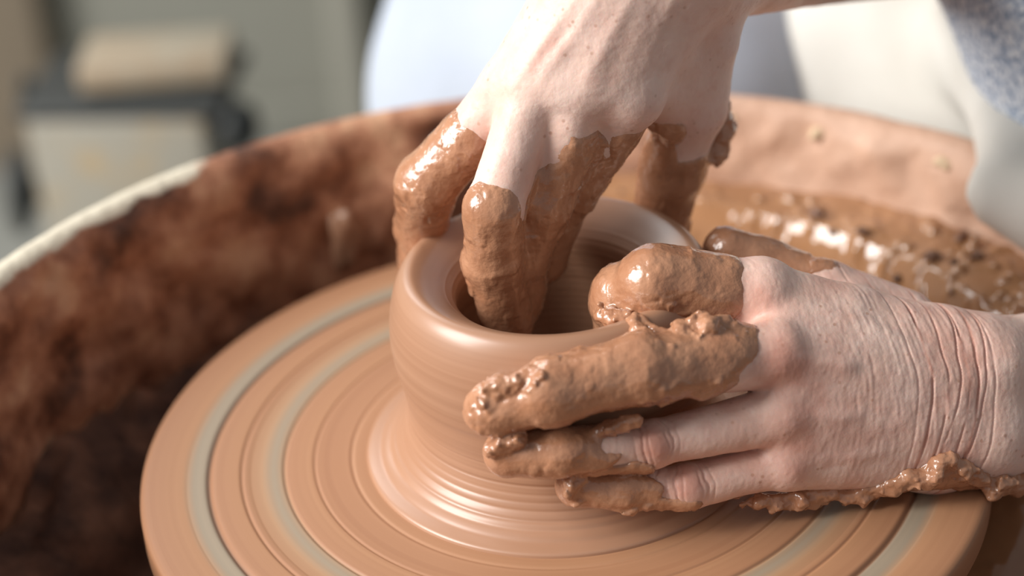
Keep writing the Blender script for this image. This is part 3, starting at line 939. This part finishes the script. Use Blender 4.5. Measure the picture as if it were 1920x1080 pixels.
# the coarse arms stop short inside the finely modelled forearms
inA = ((LV > FA.lo + 0.012) & (LV < FA.lo + FA.h * (FA.n - 1) - 0.012)).all(1)
inB = ((LV > FB.lo + 0.012) & (LV < FB.lo + FB.h * (FB.n - 1) - 0.012)).all(1)
LV, LQ, _ = keep_faces(LV, LQ, ~(inA | inB))
redL = np.full(len(LV), 0.2)
V = np.concatenate([VA, VB, LV])
Q = np.concatenate([QA, QB + len(VA), LQ + len(VA) + len(VB)])
person = mesh_obj('person', V, Q, M_SKIN)
attr(person, 'red', np.concatenate([RA, RB, redL]))
shadeL = sstep(0.006, 0.0, cone_d(LV, A_WR, A_E, .03, .046) + 0.004 * fbm(LV, 30, 2, 95)) * sstep(0.10, 0.135, LV[:, 0])     # shade of the right forearm, painted as a brown darkening
attr(person, 'mud', np.concatenate([np.zeros(len(VA) + len(VB)), shadeL]))  # painted shade on the coarse forearm only, none on the hands
tag(person, 'person in pale jeans, blue knit and cream apron shaping a pot with both clay-covered hands', 'person')
ca = mesh_obj('wet_clay_coating', CVA, CQA, M_SLIP, person); ca['label'] = 'wet brown clay on the hand reaching into the pot'
cb = mesh_obj('wet_clay_coating', CVB, CQB, M_SLIP, person); cb['label'] = 'thick wet brown clay on the hand around the pot'


def cloth(name, cones, mat, lo, hi, h, k, fold):
    f = Field(np.array(lo), np.array(hi), h, margin=0.06)
    for a, b_, ra, rb in cones: f.cone(a, b_, ra, rb, k)
    I = np.argwhere(np.abs(f.D) < 0.04)
    p = (f.lo + f.h * I)
    f.D[np.abs(f.D) < 0.04] += fold(p).astype(np.float32)
    Vc, Qc = surface_nets(f.D, f.lo, f.h)
    return mesh_obj(name, Vc, Qc, mat, person)


jeans = cloth('jeans', [(HIP_R + np.array([.06, 0, 0]), V3(0.0677, 0.3544, -0.0047), .11, .1), (KNEE_R, V3(0.0677, 0.3544, -0.0047), .128, .1), (V3(0.0677, 0.3544, -0.0047), FOOT_R + np.array([.05, 0, 0]), .11, .08), (HIP_R, KNEE_R, .112, .127), (KNEE_R, FOOT_R, .118, .08), (HIP_L, KNEE_L, .110, .10), (KNEE_L, FOOT_L, .10, .08), (HIP_R, HIP_L, .13, .13)],
              M_JEANS, (-0.22, 0.10, FLOOR_Z + 0.06), (0.62, 1.05, 0.20), 0.008, 0.03,
              lambda p: 0.003 * fbm(p, 10, 3, 90))
sweater = cloth('knit_sweater', [(a, b_, ra + .016, rb + .016) for a, b_, ra, rb in TORSO] +
                [(SH_L, lerp(SH_L, B_E, .97), .064, .059), (SH_R, lerp(SH_R, A_E, .80), .07, .058)],
                M_KNIT, (-0.16, 0.02, -0.10), (0.56, 1.02, 0.64), 0.007, 0.03,
                lambda p: 0.004 * fbm(p, 16, 3, 91))
AP = [(V3(0.1578, 0.3376, 0.0328), V3(0.2065, 0.2455, 0.0115), .050, .045), (V3(0.2065, 0.2455, 0.0115), V3(0.2386, 0.2115, 0.0016), .045, .040),
      (V3(0.1784, 0.4401, 0.0493), V3(0.1853, 0.3236, 0.0274), .07, .06), (V3(0.2092, 0.3642, 0.0568), V3(0.2188, 0.2551, 0.0277), .06, .055)]
AP = [(V3(0.2077, 0.4739, 0.0466), V3(0.2309, 0.3404, 0.0347), .108, .095), (V3(0.2309, 0.3404, 0.0347), V3(0.2454, 0.2915, -0.0701), .095, .095), (V3(0.2309, 0.3404, 0.0347), V3(0.2764, 0.2697, 0.0107), .093, .09),
      (V3(0.2077, 0.4739, 0.0466), V3(0.3254, 0.8375, 0.1309), .11, .12), (V3(0.2933, 0.5655, 0.0418), V3(0.3895, 0.8465, 0.1440), .11, .12),
      (V3(0.2241, 0.1744, 0.0677), V3(0.2099, 0.1013, 0.0518), .022, .020), (V3(0.2241, 0.1744, 0.0677), V3(0.2476, 0.3051, 0.0530), .022, .05), (V3(0.2393, 0.1625, 0.0666), V3(0.2678, 0.2927, 0.0507), .024, .05), (V3(0.2393, 0.1625, 0.0666), V3(0.2261, 0.0880, 0.0481), .024, .0225), (V3(0.2099, 0.1013, 0.0518), V3(0.2261, 0.0880, 0.0481), .019, .021)]


def apron_fold(p):
    q = np.stack([p[:, 0] * 1.0 + p[:, 2] * 0.35, p[:, 1] * 0.45, p[:, 2] * 0.3], 1)
    return 0.012 * fbm(q, 15, 2, 92) + 0.004 * vnoise(q, 40, 93)


apron = cloth('apron', AP, M_APRON, (0.08, 0.00, -0.14), (0.50, 0.95, 0.36), 0.0055, 0.018, apron_fold)


# ------------------------------------------------------------------ things behind the pan
bin_ = empty('storage_bin', (-0.338, 0.85, FLOOR_Z))
tag(bin_, 'pale stained storage bin with black lid rim standing on the studio floor', 'bin')
bin_.rotation_euler = (0, 0, math.radians(-7))
HB = -FLOOR_Z - 0.205
bd = box('bin_body', (-0.078, -0.055, 0.0), (0.074, 0.055, HB), M_BIN, bin_, bev=0.008)
ld = box('lid_rim', (-0.083, -0.058, HB), (0.088, 0.058, HB + 0.011), M_BLACK, bin_, bev=0.004); ld['label'] = 'black lid rim'


def knob(name, loc, r, ln, parent, squash=1.0):
    pr = [(0.0002, 0.0), (r * .35, 0.0), (r * .38, ln * .35), (r * .8, ln * .42), (r, ln * .6), (r * .95, ln * .9), (r * .6, ln), (0.0002, ln)]
    o = lathe(name, pr, 32, M_BLACK, parent)
    o.location = loc
    o.scale = (squash, 1, 1)
    return o


k1 = knob('knob', (0.074, -0.03, HB - 0.020), 0.021, 0.035, bin_); k1.rotation_euler = (math.radians(20), math.radians(80), 0); k1['label'] = 'black knob near the lid'
k2 = knob('knob', (-0.078, -0.035, HB - 0.075), 0.026, 0.03, bin_, 1.5); k2.rotation_euler = (math.radians(15), math.radians(-85), 0); k2['label'] = 'larger black knob low on the side'
k3 = knob('knob', (-0.083, 0.0, HB + 0.004), 0.011, 0.012, bin_); k3.rotation_euler = (0, math.radians(-90), 0); k3['label'] = 'small black knob on the lid corner'
sb = box('plaster_slab', (-0.375, 0.815, FLOOR_Z + HB + 0.014), (-0.252, 0.885, FLOOR_Z + HB + 0.038), M_SLAB, bev=0.005)
tag(sb, 'pale plaster slab with ochre stains lying on the storage bin', 'slab')

# drips and dabs of clay on the pan's wall
rng = random.Random(5)


def dab(parent, name, c, r, n, mat, seed, stretch=(1, 1, 1)):
    bm = bmesh.new()
    bmesh.ops.create_icosphere(bm, subdivisions=3, radius=1)
    v = np.array([x.co for x in bm.verts])
    d = 1 + 0.35 * fbm(v + seed * 3.1, 1.3, 2, seed)
    for x, y, s in zip(bm.verts, v, d): x.co = Vector(c) + Vector([y[k] * s * r * stretch[k] for k in range(3)])
    me = bpy.data.meshes.new(name); bm.to_mesh(me); bm.free()
    me.polygons.foreach_set('use_smooth', np.ones(len(me.polygons), dtype=bool))
    me.materials.append(mat)
    o = bpy.data.objects.new(name, me); COL.objects.link(o); o.parent = parent
    return o


for k, (a, z, r, st) in enumerate([(113, 0.002, .007, (1, 1, 3.0)), (70, .049, .0045, (1.5, 1, .8)), (60, .047, .005, (1.5, 1, .8)), (52, .046, .0045, (1.4, 1.2, .8)), (46, .048, .004, (1.4, 1.2, .8))]):
    a = math.radians(a)
    rr_ = 0.266 if z < .03 else 0.2725
    o = dab(pan, 'clay_drip', (rr_ * math.cos(a), rr_ * math.sin(a), z + ZO), r, 0, M_DRIP if k > 0 else M_POT, k, st)

# dark crumbs floating in the slurry: one bulk part
bm = bmesh.new()
for k in range(26):
    a = math.radians(rng.uniform(18, 82)); r = rng.uniform(.19, .262)
    qx, qy = PC[0] + r * math.cos(a), PC[1] + r * math.sin(a)
    wx, wy = PC[0] + rout * math.cos(a), PC[1] + rout * math.sin(a)
    if math.hypot(qx, qy) < 0.188: continue
    z = -0.034 + 0.051 * float(sstep(-0.25, 0.35, (math.hypot(qx, qy) - 0.184) / (math.hypot(wx, wy) - 0.184))) + 0.002
    s = rng.uniform(.001, .003)
    m = Matrix.Translation((PC[0] + r * math.cos(a), PC[1] + r * math.sin(a), z)) @ Matrix.Rotation(rng.uniform(0, 6), 4, 'Z') @ Matrix.Diagonal((s * rng.uniform(.8, 2), s, s * rng.uniform(.6, 1.4), 1))
    res = bmesh.ops.create_icosphere(bm, subdivisions=2, radius=1, matrix=m)
    for v in res['verts']:
        v.co += Vector((rng.uniform(-1, 1), rng.uniform(-1, 1), rng.uniform(-1, 1))) * s * .25
me = bpy.data.meshes.new('dark_crumbs'); bm.to_mesh(me); bm.free(); me.materials.append(M_CRUST)
cr_o = bpy.data.objects.new('dark_crumbs', me); COL.objects.link(cr_o); cr_o.parent = slurry; cr_o['kind'] = 'stuff'; cr_o['label'] = 'dark crumbs of clay on the slurry'
